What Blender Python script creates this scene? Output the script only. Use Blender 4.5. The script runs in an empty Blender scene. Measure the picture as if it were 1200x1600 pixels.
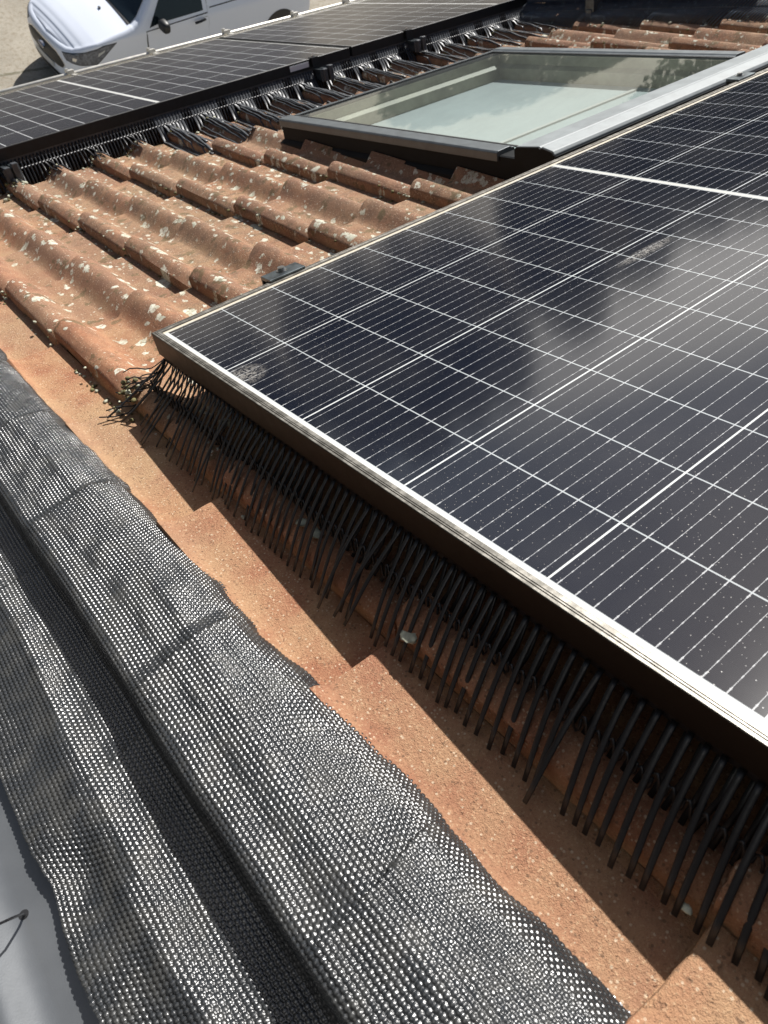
import bpy, math, random
import numpy as np
from mathutils import Matrix, Vector
random.seed(7); RNG = np.random.default_rng(7)
R_ = math.radians
scene = bpy.context.scene
COL = scene.collection

# ------------------------------------------------------------------ frame of the roof slope (x along eave, y down slope, z normal)
PITCH = R_(30)
RF = Matrix(((1,0,0,0),(0,math.cos(PITCH),math.sin(PITCH),0),(0,-math.sin(PITCH),math.cos(PITCH),0),(0,0,0,1)))

# ------------------------------------------------------------------ camera
CAM_C = Vector((-0.29680429613803494, -1.0398264743706345, 0.43515362661864015))
CAM_R = ((0.7745605358772911, -0.6153478056586491, -0.14629782750461137),
         (-0.4877376524164789, -0.43382247997713985, -0.757568504019106),
         (0.40270083024094394, 0.6581376253775266, -0.63615006671829))
m = Matrix.Identity(4)
for i in range(3):
    m[i][0] = CAM_R[0][i]; m[i][1] = -CAM_R[1][i]; m[i][2] = -CAM_R[2][i]; m[i][3] = CAM_C[i]
cam = bpy.data.cameras.new('camera'); camo = bpy.data.objects.new('camera', cam); COL.objects.link(camo)
camo.matrix_world = RF @ m
cam.sensor_fit = 'VERTICAL'; cam.sensor_height = 24.0; cam.sensor_width = 24.0
cam.lens = 1135.683/1600*24
cam.clip_start = 0.02; cam.clip_end = 3000
cam.dof.use_dof = True; cam.dof.focus_distance = 0.95; cam.dof.aperture_fstop = 9.0
scene.camera = camo

# ------------------------------------------------------------------ sky and sun
sun_roof = Vector((0.755, 0.10, 1.0)).normalized()
sun_w = (RF.to_3x3() @ sun_roof).normalized()
SUN_EL = math.asin(sun_w.z); SUN_AZ = math.atan2(sun_w.x, sun_w.y)
world = bpy.data.worlds.new('World'); scene.world = world; world.use_nodes = True
wn = world.node_tree.nodes; wl = world.node_tree.links
bg = wn['Background']; sky = wn.new('ShaderNodeTexSky'); sky.sky_type = 'NISHITA'; sky.sun_disc = False
sky.sun_elevation = SUN_EL; sky.sun_rotation = SUN_AZ; sky.dust_density = 1.8; sky.air_density = 1.0; sky.ozone_density = 1.0
wl.new(sky.outputs[0], bg.inputs[0]); bg.inputs[1].default_value = 0.05
sl = bpy.data.lights.new('sun', 'SUN'); sl.energy = 4.8; sl.angle = R_(0.53); sl.color = (1, 0.972, 0.93)
so = bpy.data.objects.new('sun', sl); COL.objects.link(so)
so.rotation_euler = (-sun_w).to_track_quat('-Z', 'Y').to_euler(); so.location = (0, 0, 20)
scene.view_settings.view_transform = 'Standard'; scene.view_settings.look = 'None'
scene.view_settings.exposure = 0.64; scene.view_settings.gamma = 1.0
scene.cycles.max_bounces = 8; scene.cycles.diffuse_bounces = 2; scene.cycles.transparent_max_bounces = 12

# ------------------------------------------------------------------ shader expression helper
class X:
    def __init__(s, nt, v): s.nt = nt; s.v = v
    def _m(s, op, *o):
        n = s.nt.nodes.new('ShaderNodeMath'); n.operation = op
        for i, a in enumerate((s,)+o):
            a = a.v if isinstance(a, X) else a
            if isinstance(a, (int, float)): n.inputs[i].default_value = a
            else: s.nt.links.new(a, n.inputs[i])
        return X(s.nt, n.outputs[0])
    def __add__(s, o): return s._m('ADD', o)
    __radd__ = __add__
    def __sub__(s, o): return s._m('SUBTRACT', o)
    def __rsub__(s, o): return X(s.nt, float(o))._m('SUBTRACT', s)
    def __mul__(s, o): return s._m('MULTIPLY', o)
    __rmul__ = __mul__
    def __truediv__(s, o): return s._m('DIVIDE', o)
    def __lt__(s, o): return s._m('LESS_THAN', o)
    def __gt__(s, o): return s._m('GREATER_THAN', o)
    def abs(s): return s._m('ABSOLUTE')
    def frac(s): return s._m('FRACT')
    def floor(s): return s._m('FLOOR')
    def sin(s): return s._m('SINE')
    def pow(s, o): return s._m('POWER', o)
    def max(s, o): return s._m('MAXIMUM', o)
    def min(s, o): return s._m('MINIMUM', o)
    def ss(s, a, b):
        n = s.nt.nodes.new('ShaderNodeMapRange'); n.interpolation_type = 'SMOOTHSTEP'
        s.nt.links.new(s.v, n.inputs[0]); n.inputs[1].default_value = a; n.inputs[2].default_value = b
        n.inputs[3].default_value = 0; n.inputs[4].default_value = 1
        return X(s.nt, n.outputs[0])
class Mat:
    def __init__(s, name, base=(.5,.5,.5), rough=.5, metal=0.0, spec=.5, **kw):
        s.m = bpy.data.materials.new(name); s.m.use_nodes = True; s.nt = s.m.node_tree
        s.b = s.nt.nodes['Principled BSDF']
        s.b.inputs['Base Color'].default_value = (*base, 1); s.b.inputs['Roughness'].default_value = rough
        s.b.inputs['Metallic'].default_value = metal; s.b.inputs['Specular IOR Level'].default_value = spec
        for k, v in kw.items(): s.b.inputs[k.replace('_', ' ')].default_value = v
        s.tc = s.nt.nodes.new('ShaderNodeTexCoord'); s.co = s.tc.outputs['Object']
    def xyz(s, src=None):
        n = s.nt.nodes.new('ShaderNodeSeparateXYZ'); s.nt.links.new(src or s.co, n.inputs[0])
        return [X(s.nt, o) for o in n.outputs]
    def vec(s, x, y, z=0.0):
        n = s.nt.nodes.new('ShaderNodeCombineXYZ')
        for i, a in enumerate((x, y, z)):
            if isinstance(a, X): s.nt.links.new(a.v, n.inputs[i])
            else: n.inputs[i].default_value = a
        return n.outputs[0]
    def scale(s, v, k):
        n = s.nt.nodes.new('ShaderNodeVectorMath'); n.operation = 'MULTIPLY'; s.nt.links.new(v, n.inputs[0])
        n.inputs[1].default_value = k if hasattr(k, '__len__') else (k, k, k); return n.outputs[0]
    def addv(s, v, w):
        n = s.nt.nodes.new('ShaderNodeVectorMath'); n.operation = 'ADD'; s.nt.links.new(v, n.inputs[0])
        if isinstance(w, tuple): n.inputs[1].default_value = w
        else: s.nt.links.new(w, n.inputs[1])
        return n.outputs[0]
    def noise(s, sc, det=4, rough=.55, src=None, col=False):
        n = s.nt.nodes.new('ShaderNodeTexNoise'); n.inputs['Scale'].default_value = sc; n.inputs['Detail'].default_value = det
        n.inputs['Roughness'].default_value = rough; s.nt.links.new(src or s.co, n.inputs['Vector'])
        return n.outputs['Color'] if col else X(s.nt, n.outputs['Fac'])
    def voro(s, sc, src=None, feature='F1'):
        n = s.nt.nodes.new('ShaderNodeTexVoronoi'); n.feature = feature; n.inputs['Scale'].default_value = sc
        s.nt.links.new(src or s.co, n.inputs['Vector'])
        return X(s.nt, n.outputs['Distance']), (s.xyz(n.outputs['Color'])[0] if feature == 'F1' else None)
    def mix(s, f, a, b):
        n = s.nt.nodes.new('ShaderNodeMix'); n.data_type = 'RGBA'; n.clamp_factor = True
        s.nt.links.new(f.v, n.inputs[0]) if isinstance(f, X) else setattr(n.inputs[0], 'default_value', f)
        for i, c in ((6, a), (7, b)):
            if isinstance(c, tuple): n.inputs[i].default_value = (*c, 1)
            else: s.nt.links.new(c, n.inputs[i])
        return n.outputs[2]
    def set(s, inp, v):
        s.nt.links.new(v.v if isinstance(v, X) else v, s.b.inputs[inp]); return s
    def bump(s, h, dist=.001, strength=1.0):
        n = s.nt.nodes.new('ShaderNodeBump'); n.inputs['Distance'].default_value = dist; n.inputs['Strength'].default_value = strength
        s.nt.links.new(h.v, n.inputs['Height']); s.nt.links.new(n.outputs[0], s.b.inputs['Normal']); return s

# ------------------------------------------------------------------ bank of hazy cloud low in the sky, added unseen for its reflection in the near glass
def reflected_clouds():
    nt = world.node_tree; tc = wn.new('ShaderNodeTexCoord'); sp = wn.new('ShaderNodeSeparateXYZ'); wl.new(tc.outputs['Generated'], sp.inputs[0])
    x, y, z = [X(nt, o) for o in sp.outputs]
    nz = wn.new('ShaderNodeTexNoise'); nz.inputs['Scale'].default_value = 5.5; nz.inputs['Detail'].default_value = 5
    wl.new(tc.outputs['Generated'], nz.inputs['Vector']); n = X(nt, nz.outputs['Fac']); zz = z + (n - .5)*.14
    az = x*math.cos(R_(50)) - y*math.sin(R_(50))          # zero towards azimuth 50
    f = zz.ss(.02, .08)*(1.0 - zz.ss(.17, .26))*(1.0 - az.abs().ss(.08, .30))*(x*math.sin(R_(50)) + y*math.cos(R_(50)) > 0)
    f2 = zz.ss(.30, .45)*n.ss(.55, .75)*.12
    mx = wn.new('ShaderNodeMix'); mx.data_type = 'RGBA'; wl.new((f + f2).min(1.0).v, mx.inputs[0]); wl.new(sky.outputs[0], mx.inputs[6])
    mx.inputs[7].default_value = (26, 25, 23.5, 1); wl.new(mx.outputs[2], bg.inputs[0])
reflected_clouds()

# ------------------------------------------------------------------ materials
def m_tile():
    M = Mat('concrete_tile', (.36,.17,.09), .85, spec=.25)
    x, y, z = M.xyz()
    wob = M.addv(M.scale(M.noise(14, 3, col=True), .035), M.scale(M.noise(70, 3, .7, col=True), .016))
    big = M.noise(3.2, 4); mid = M.noise(17, 5, .6); fine = M.noise(420, 3, .7); grain = M.noise(900, 2, .6)
    base = M.mix(mid.ss(.30, .72), (.34,.142,.076), (.51,.262,.143))
    base = M.mix(big.ss(.40, .62)*.55, base, (.39,.27,.165))
    # silt lying in the pans
    pan = (z*-1).ss(.108, .124)
    base = M.mix(pan*mid.ss(.30, .68)*.55, base, (.42,.285,.155))
    # weathering film, darker toward +x; roll crests take grime and painted shading
    film = M.noise(38, 5, .65).ss(.46, .66)*(x.ss(-.12, .35))
    base = M.mix(film*.70, base, (.16,.12,.08)); cr = z.ss(-.118, -.098)*M.noise(24, 5, .65).ss(.34, .62)*x.ss(-.25, .1); base = M.mix(cr*.60, base, (.17,.088,.058)); base = M.mix(x.ss(-.12, .25)*.36, base, (.20,.135,.09))
    ti = M.vec(((x - .232)/.30).floor(), ((y - .065)/.345).floor(), 0.0); wn_ = M.nt.nodes.new('ShaderNodeTexWhiteNoise'); M.nt.links.new(ti, wn_.inputs[0]); tr_ = X(M.nt, wn_.outputs[0])
    base = M.mix(tr_.ss(.1, 1.0)*.38, base, (.235,.125,.085))
    pits = M.noise(150, 3, .7).ss(.60, .72)
    base = M.mix(pits*.38, base, (.17,.10,.065)); sand = M.noise(330, 3, .75); base = M.mix(sand.ss(.56,.66)*.55, base, (.56,.40,.25)); base = M.mix((1.0-sand.ss(.34,.44))*.36, base, (.15,.085,.055))
    spk, r = M.voro(260)
    base = M.mix(((spk < .30)*(r > .80))*.65, base, (.62,.50,.36))
    base = M.mix(((spk < .34)*(r < .14))*.6, base, (.13,.08,.05))
    # lichen rosettes
    src = M.addv(M.vec(x, y*.66, 0.0), wob)
    tot = None
    for sc, thr, lo in ((20, .27, .60), (38, .32, .50), (72, .36, .48)):
        d, rr = M.voro(sc, src)
        k = (d + M.noise(75, 3, .6)*.22 < (rr - lo).max(0)*thr/(1-lo)*1.25 + .10)*(rr > lo)
        tot = k if tot is None else tot.max(k)
    zone = (M.noise(4.1, 2, .5, M.addv(M.co, (3.3, 1.2, 0))) + x.ss(-.1, .25)*.25 - (x*-1).ss(.05, .10)*.25 - (y*-1).ss(.1, .5)*.3) > .53
    tot = tot*zone
    lc = M.mix(M.noise(60, 4, .7).ss(.35, .65), (.76,.74,.62), (.46,.46,.35))
    base = M.mix((tot*M.noise(110, 4, .75).ss(.36, .50))*.95, base, lc)
    moss = (M.noise(26, 4, .65) > .60)*zone
    base = M.mix(moss*.6, base, (.115,.095,.045))
    M.set('Base Color', base)
    M.bump(grain*.8 + fine*1.1 + sand*.9 + mid*1.5 + tot*1.4 - pits*.6, .0020, .9)
    return M.m
def m_flash():
    M = Mat('stretch_flashing', (.05,.05,.05), .3, metal=0.0, spec=1.0)
    n = M.noise(40, 4); d = M.noise(9, 3)
    M.set('Base Color', M.mix(n.ss(.4, .7), (.017,.019,.021), (.036,.036,.034)))
    M.set('Roughness', n*.12 + .21)
    M.bump(M.noise(900, 2), .0004, .5)
    return M.m
PL, PW, MARG, PU, PV = 1.713, 1.143, .018, .0925, .1845
def m_cells(far=False):
    M = Mat('solar_laminate' + ('_far' if far else ''), (.01,.01,.015), .13, spec=.5)
    x, y, z = M.xyz()
    mdist = (x - PL/2).abs() - .006
    rr = mdist/PU
    rowd = ((rr + .5).frac() - .5).abs()*PU
    cc = (y - MARG)/PV
    cold = ((cc + .5).frac() - .5).abs()*PV
    busd = ((cc*10).frac() - .5).abs()*(PV/10)
    inside = (mdist > -.0012)*(rr < 9.0)*(cc > 0.0)*(cc < 6.0)
    rowl = rowd < (.0008 if not far else .0016)
    coll = cold < (.0010 if not far else .0013)
    # bus wires with solder pads, wider at the ends of every half cell
    padp = (((rr*7).frac() - .5).abs() < .10)
    ends = (rowd < .0065)
    wire = busd < (padp*.00022 + ends*.0004*((rowd*1300).frac() > .25) + .00020)
    fing = ((x*(1/.0015)).frac() < .24)
    dash = ((busd*1.0 > .0005)*((cc*200).frac() > .35))
    cell = M.mix(M.noise(5, 2)*.6, (.0030,.0044,.0105), (.0044,.0062,.0160))
    cell = M.mix(fing*dash*(.10 if not far else .02), cell, (.14,.165,.18))
    cell = M.mix(wire*(.9 if not far else .15), cell, (.50,.51,.52))
    cell = M.mix(rowl*.9, cell, (.42,.45,.46) if not far else (.55,.56,.56)); cell = M.mix(coll*.93, cell, (.62,.64,.63))
    sheet = M.mix(inside, (.58,.58,.55), cell)
    # dust: specks, streaks, silt along the long frame sides
    sp, sr = M.voro(310); sp2, sr2 = M.voro(46)
    specks = ((sp < (sr*.17))*(sr > .5)) + ((sp2 < .035)*(sr2 > .80))
    dens = M.noise(3.0, 3).ss(.35, .7)
    ed = (y.min((y*-1) + PW)); 
    silt = 1.0 - (ed + (M.noise(90, 3) - .5)*.012 - .013).ss(0, .010)
    film = M.noise(7, 5, .6).ss(.3, .8)*.020 + (.003 if not far else .010)
    def blob(px, py, rx, ry, nsc=260, t=.52):
        d = ((x - px)/rx).pow(2) + ((y - py)/ry).pow(2)
        return (1.0 - d).max(0)*(M.noise(nsc, 4, .8) > t)
    dirt = specks*dens*.55
    if not far:
        dirt = dirt + blob(.030, PW-.235, .030, .030, 300, .50)*.35 + blob(.60, PW-.42, .07, .012, 340, .50)*.35 + blob(.70, PW-.66, .13, .022, 420, .54)*1.4 + blob(1.14, PW-.45, .012, .010, 80, .35)*3
    dirt = (dirt + film).min(1.0)
    col = M.mix(dirt, sheet, (.55,.52,.47))
    col = M.mix(silt*.85, col, (.50,.43,.31))
    M.set('Base Color', col)
    M.set('Roughness', dirt*.5 + silt*.4 + (.095 if not far else .14))
    M.b.inputs['IOR'].default_value = 1.5 if not far else 1.3
    if far: M.b.inputs['Specular IOR Level'].default_value = .22
    return M.m
def simple(name, base, rough, metal=0.0, nscale=30, var=.25, bump=0.0, bs=300, spec=.5):
    M = Mat(name, base, rough, metal, spec)
    n = M.noise(nscale, 5, .6)
    lo = tuple(c*(1-var) for c in base); hi = tuple(min(1, c*(1+var)) for c in base)
    M.set('Base Color', M.mix(n.ss(.3, .7), lo, hi)); M.set('Roughness', n*.2 + (rough - .1))
    if bump: M.bump(M.noise(bs, 3), bump, .7)
    return M.m
def m_frame():
    M = Mat('anodised_frame', (.06,.055,.05), .36, metal=.85)
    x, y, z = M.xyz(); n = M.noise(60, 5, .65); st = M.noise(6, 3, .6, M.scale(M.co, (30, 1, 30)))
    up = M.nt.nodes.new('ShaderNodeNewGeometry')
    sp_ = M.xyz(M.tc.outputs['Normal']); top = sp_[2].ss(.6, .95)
    M.set('Base Color', M.mix(top, (.020,.017,.015), M.mix(n.ss(.40, .70), (.16,.15,.13), (.36,.34,.30))))  # top lighter, sides near black: dust plus painted glare and shade
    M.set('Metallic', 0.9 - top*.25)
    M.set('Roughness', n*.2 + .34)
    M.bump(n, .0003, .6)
    return M.m
def m_paving():
    M = Mat('courtyard_paving', (.42,.37,.29), .9, spec=.2)
    x, y, z = M.xyz()
    jx = ((x/.4).frac() - .5).abs(); jy = ((y/.4 + (x/.4).floor()*.5).frac() - .5).abs()
    big = ((y + x*.12)/2.4); joint = (((big).frac() - .5).abs() > .487)
    cob = ((jx > .47) + (jy > .47)).min(1.0)*(x < 3.1)
    n = M.noise(1.1, 6, .6); g = M.noise(14, 6, .75); g2 = M.noise(70, 4, .75)
    c = M.mix(n.ss(.35, .7), (.33,.30,.245), (.25,.225,.18))
    c = M.mix(g.ss(.48, .62)*.75, c, (.20,.16,.11)); c = M.mix(g2.ss(.50, .66)*.5, c, (.60,.55,.45))
    c = M.mix(cob*.25, c, (.20,.18,.14)); c = M.mix(joint*g.ss(.35,.5)*.8, c, (.13,.12,.08))
    M.set('Base Color', c); M.bump(g2 + g, .004, .6)
    return M.m
MT = {}
def build_mats():
    MT['tile'] = m_tile(); MT['flash'] = m_flash(); MT['cells'] = m_cells(); MT['cells_far'] = m_cells(True)
    MT['frame'] = m_frame()
    MT['frame_black'] = simple('black_frame', (.010,.011,.013), .42, .2, 40, .3)
    MT['frame_cream'] = simple('dusty_frame', (.45,.42,.35), .55, .1, 60, .2)
    MT['plastic'] = simple('black_plastic', (.008,.008,.010), .45, 0, 50, .25, .0003)
    MT['plastic_grey'] = simple('grey_lit_plastic', (.060,.064,.070), .42, 0, 60, .3, .0003)  # grey plastic; splayed tines use it as black plastic with sunlight painted in
    MT['plastic_sky_tint'] = simple('sky_tinted_plastic', (.060,.072,.088), .35, 0, 60, .3, .0003)  # sky's blue light on the shaded guard put into the plastic colour
    MT['clamp'] = simple('grey_clamp', (.13,.15,.16), .35, .8, 60, .3)
    MT['steel'] = simple('steel_bolt', (.45,.45,.44), .3, 1, 60, .2)
    MT['greymetal'] = simple('coated_sheet', (.125,.132,.140), .36, .5, 14, .06, .00008, 700)
    MT['alu_light'] = simple('hood_cladding', (.20,.22,.225), .55, .05, 25, .12); MT['alu'] = simple('window_cladding', (.105,.118,.124), .45, .3, 25, .12)
    MT['alu_dark'] = simple('window_flashing', (.010,.011,.012), .6, 0, 25, .2, spec=.12)
    MT['pine'] = simple('window_lining', (.34,.32,.24), .5, 0, 12, .25)
    MT['blind'] = simple('pale_blind', (.40,.44,.44), .75, 0, 6, .06)
    MT['paint'] = Mat('van_paint', (.74,.78,.86), .28, spec=.5, Coat_Weight=.6).m
    MT['vglass'] = Mat('van_glass', (.010,.016,.020), .05, spec=.6).m
    MT['black'] = simple('black_trim', (.015,.015,.016), .45, 0, 30, .2)
    MT['chrome'] = Mat('chrome', (.6,.6,.6), .15, metal=1).m
    MT['lamp'] = simple('lamp_glass', (.13,.14,.165), .15, .4, 30, .5)
    MT['plate'] = Mat('plate_white', (.5,.5,.48), .5).m
    MT['logo'] = Mat('logo_blue', (.02,.045,.16), .3).m
    MT['wall'] = simple('rendered_wall', (.66,.62,.54), .9, 0, 8, .08, .001, 200)
    MT['zinc'] = simple('gutter_zinc', (.62,.60,.54), .45, .4, 20, .12)
    MT['leaf'] = simple('leaf', (.045,.075,.022), .6, 0, 3, .5)
    MT['bark'] = simple('bark', (.12,.09,.06), .9, 0, 10, .3)
    MT['moss'] = simple('moss', (.13,.115,.05), .95, 0, 80, .6, .001, 300)
    MT['lichen'] = simple('lichen', (.42,.42,.32), .9, 0, 80, .4, .001, 300)
    MT['paving'] = m_paving()
    MT['asphalt'] = simple('asphalt', (.05,.05,.052), .9, 0, 3, .2, .002, 150)
    MT['sticker'] = Mat('sticker', (.62,.64,.70), .5).m
    MT['debris'] = simple('dry_leaf', (.40,.28,.16), .8, 0, 40, .3)
    g = bpy.data.materials.new('window_glass'); g.use_nodes = True; nt = g.node_tree; nt.nodes.clear()
    out = nt.nodes.new('ShaderNodeOutputMaterial'); mx = nt.nodes.new('ShaderNodeMixShader'); fr = nt.nodes.new('ShaderNodeFresnel')
    tr = nt.nodes.new('ShaderNodeBsdfTransparent'); gl = nt.nodes.new('ShaderNodeBsdfGlossy'); df = nt.nodes.new('ShaderNodeBsdfDiffuse'); m2 = nt.nodes.new('ShaderNodeMixShader')
    tr.inputs[0].default_value = (.80,.85,.845,1); gl.inputs['Roughness'].default_value = .02; gl.inputs[0].default_value = (.92,.96,.95,1)
    df.inputs[0].default_value = (.5,.5,.46,1); fr.inputs[0].default_value = 1.5
    tc = nt.nodes.new('ShaderNodeTexCoord'); nz = nt.nodes.new('ShaderNodeTexVoronoi'); nz.inputs['Scale'].default_value = 26
    mr = nt.nodes.new('ShaderNodeMath'); mr.operation = 'LESS_THAN'; mr.inputs[1].default_value = .005
    nt.links.new(tc.outputs['Object'], nz.inputs[0]); nt.links.new(nz.outputs[0], mr.inputs[0])
    ma = nt.nodes.new('ShaderNodeMath'); ma.operation = 'MULTIPLY_ADD'; ma.inputs[1].default_value = .55; ma.inputs[2].default_value = .05
    nt.links.new(mr.outputs[0], ma.inputs[0])
    nt.links.new(ma.outputs[0], m2.inputs[0]); nt.links.new(tr.outputs[0], m2.inputs[1]); nt.links.new(df.outputs[0], m2.inputs[2])
    nt.links.new(fr.outputs[0], mx.inputs[0]); nt.links.new(m2.outputs[0], mx.inputs[1]); nt.links.new(gl.outputs[0], mx.inputs[2]); nt.links.new(mx.outputs[0], out.inputs[0])
    MT['glass'] = g
build_mats()

# ------------------------------------------------------------------ mesh helpers
class MB:
    def __init__(s): s.v = []; s.f = []
    def add(s, vs, fs):
        o = len(s.v); s.v += [tuple(p) for p in vs]; s.f += [tuple(i+o for i in f) for f in fs]; return s
    def box(s, c, d, rot=None):
        vs = []
        for sx in (-1, 1):
            for sy in (-1, 1):
                for sz in (-1, 1):
                    p = Vector((sx*d[0]/2, sy*d[1]/2, sz*d[2]/2))
                    if rot: p = rot @ p
                    vs.append(p + Vector(c))
        return s.add(vs, [(0,1,3,2),(4,6,7,5),(0,4,5,1),(2,3,7,6),(0,2,6,4),(1,5,7,3)])
    def bx(s, x0, x1, y0, y1, z0, z1): return s.box(((x0+x1)/2, (y0+y1)/2, (z0+z1)/2), (x1-x0, y1-y0, z1-z0))
    def tube(s, pts, r, n=8, caps=True, flat=None):
        pts = [Vector(p) for p in pts]; rings = []; N = len(pts)
        up = Vector((0, 0, 1))
        for i, p in enumerate(pts):
            t = (pts[min(i+1, N-1)] - pts[max(i-1, 0)]).normalized()
            a = t.cross(up if flat is None else flat)
            if a.length < 1e-4: a = t.cross(Vector((1, 0, 0)))
            a.normalize(); b = t.cross(a).normalized()
            rr = r[i] if hasattr(r, '__len__') and not isinstance(r, tuple) else r
            ra, rb = rr if isinstance(rr, tuple) else (rr, rr)
            rings.append([p + a*math.cos(2*math.pi*k/n)*ra + b*math.sin(2*math.pi*k/n)*rb for k in range(n)])
        vs = [q for R in rings for q in R]; fs = []
        for i in range(N-1):
            for k in range(n): fs.append((i*n+k, i*n+(k+1) % n, (i+1)*n+(k+1) % n, (i+1)*n+k))
        if caps: fs.append(tuple(range(n-1, -1, -1))); fs.append(tuple((N-1)*n+k for k in range(n)))
        return s.add(vs, fs)
    def sweep(s, prof, x0, x1, y0, y1, z=0.0):
        """closed profile (inset, z) swept round a rectangle with mitred corners"""
        vs = []
        for (sx, sy, cx, cy) in ((1, 1, x0, y0), (-1, 1, x1, y0), (-1, -1, x1, y1), (1, -1, x0, y1)):
            for r, h in prof: vs.append((cx + sx*r, cy + sy*r, z + h))
        n = len(prof); fs = []
        for i in range(4):
            for k in range(n):
                fs.append((i*n+k, ((i+1) % 4)*n+k, ((i+1) % 4)*n+(k+1) % n, i*n+(k+1) % n))
        return s.add(vs, fs)
    def extrude(s, poly, axis, a0, a1):
        """polygon in the two other axes extruded along axis"""
        vs = []
        for a in (a0, a1):
            for p, q in poly:
                vs.append({'x': (a, p, q), 'y': (p, a, q), 'z': (p, q, a)}[axis])
        n = len(poly)
        return s.add(vs, [tuple(range(n)), tuple(range(2*n-1, n-1, -1))] + [(k, n+k, n+(k+1) % n, (k+1) % n) for k in range(n)])
    def blob(s, c, r, seed=0, n=6, m=4):
        rn = random.Random(seed); vs = [(c[0], c[1], c[2]-r[2])]
        for i in range(1, m):
            th = math.pi*i/m
            for k in range(n):
                ph = 2*math.pi*k/n; q = rn.uniform(.65, 1.25)
                vs.append((c[0]+r[0]*math.sin(th)*math.cos(ph)*q, c[1]+r[1]*math.sin(th)*math.sin(ph)*q, c[2]-r[2]*math.cos(th)*q))
        vs.append((c[0], c[1], c[2]+r[2])); fs = []
        for k in range(n):
            fs.append((0, 1+(k+1) % n, 1+k))
            for i in range(m-2): a = 1+i*n; fs.append((a+k, a+(k+1) % n, a+n+(k+1) % n, a+n+k))
            fs.append((1+(m-2)*n+k, 1+(m-2)*n+(k+1) % n, len(vs)-1))
        return s.add(vs, fs)
LOC = {}
def mesh_from(name, v, f, loc, mat, smooth):
    me = bpy.data.meshes.new(name)
    if isinstance(v, np.ndarray):
        v = v - np.array(loc)
        me.vertices.add(len(v)); me.vertices.foreach_set('co', v.astype(np.float32).ravel())
        me.loops.add(f.size); me.loops.foreach_set('vertex_index', f.astype(np.int32).ravel())
        me.polygons.add(len(f)); me.polygons.foreach_set('loop_start', (np.arange(len(f))*f.shape[1]).astype(np.int32))
        me.update(calc_edges=True)
    else:
        me.from_pydata([(p[0]-loc[0], p[1]-loc[1], p[2]-loc[2]) for p in v], [], f); me.update()
    import bmesh
    if len(me.polygons) < 60000:
        b = bmesh.new(); b.from_mesh(me); bmesh.ops.recalc_face_normals(b, faces=b.faces); b.to_mesh(me); b.free()
    if smooth: me.polygons.foreach_set('use_smooth', [True]*len(me.polygons))
    me.materials.append(MT[mat])
    return me
def tagit(o, label=None, cat=None, group=None, kind=None):
    if label: o['label'] = label
    if cat: o['category'] = cat
    if group: o['group'] = group
    if kind: o['kind'] = kind
def thing(name, label, cat, loc=(0,0,0), group=None, world=False, rotz=0):
    o = bpy.data.objects.new(name, None); o.empty_display_size = .1; COL.objects.link(o)
    M = Matrix.Translation(loc) @ Matrix.Rotation(rotz, 4, 'Z')
    o.matrix_world = M if world else RF @ M
    tagit(o, label, cat, group); LOC[o.name] = (0,0,0) if world else tuple(loc); return o
def part(name, mb, mat, parent, smooth=False, bevel=0, label=None):
    v, f = (mb.v, mb.f) if isinstance(mb, MB) else mb
    root = parent
    while root.parent: root = root.parent
    me = mesh_from(name, v, f, LOC.get(root.name, (0,0,0)), mat, smooth)
    o = bpy.data.objects.new(name, me); COL.objects.link(o); o.parent = parent
    if bevel:
        b = o.modifiers.new('bevel', 'BEVEL'); b.width = bevel; b.segments = 2; b.limit_method = 'ANGLE'
    if label: o['label'] = label
    return o
def single(name, mb, mat, label, cat, loc=(0,0,0), group=None, kind=None, smooth=False, world=False, bevel=0):
    v, f = (mb.v, mb.f) if isinstance(mb, MB) else mb
    me = mesh_from(name, v, f, loc, mat, smooth)
    o = bpy.data.objects.new(name, me); COL.objects.link(o)
    o.matrix_world = Matrix.Translation(loc) if world else RF @ Matrix.Translation(loc)
    if bevel:
        b = o.modifiers.new('bevel', 'BEVEL'); b.width = bevel; b.segments = 2; b.limit_method = 'ANGLE'
    tagit(o, label, cat, group, kind); return o
def dup(root, loc, label):
    r = root.copy(); COL.objects.link(r); r.matrix_world = RF @ Matrix.Translation(loc); r['label'] = label
    for ch in list(root.children):
        c = ch.copy(); COL.objects.link(c); c.parent = r
        for g in list(ch.children):
            d = g.copy(); COL.objects.link(d); d.parent = c
    return r

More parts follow.
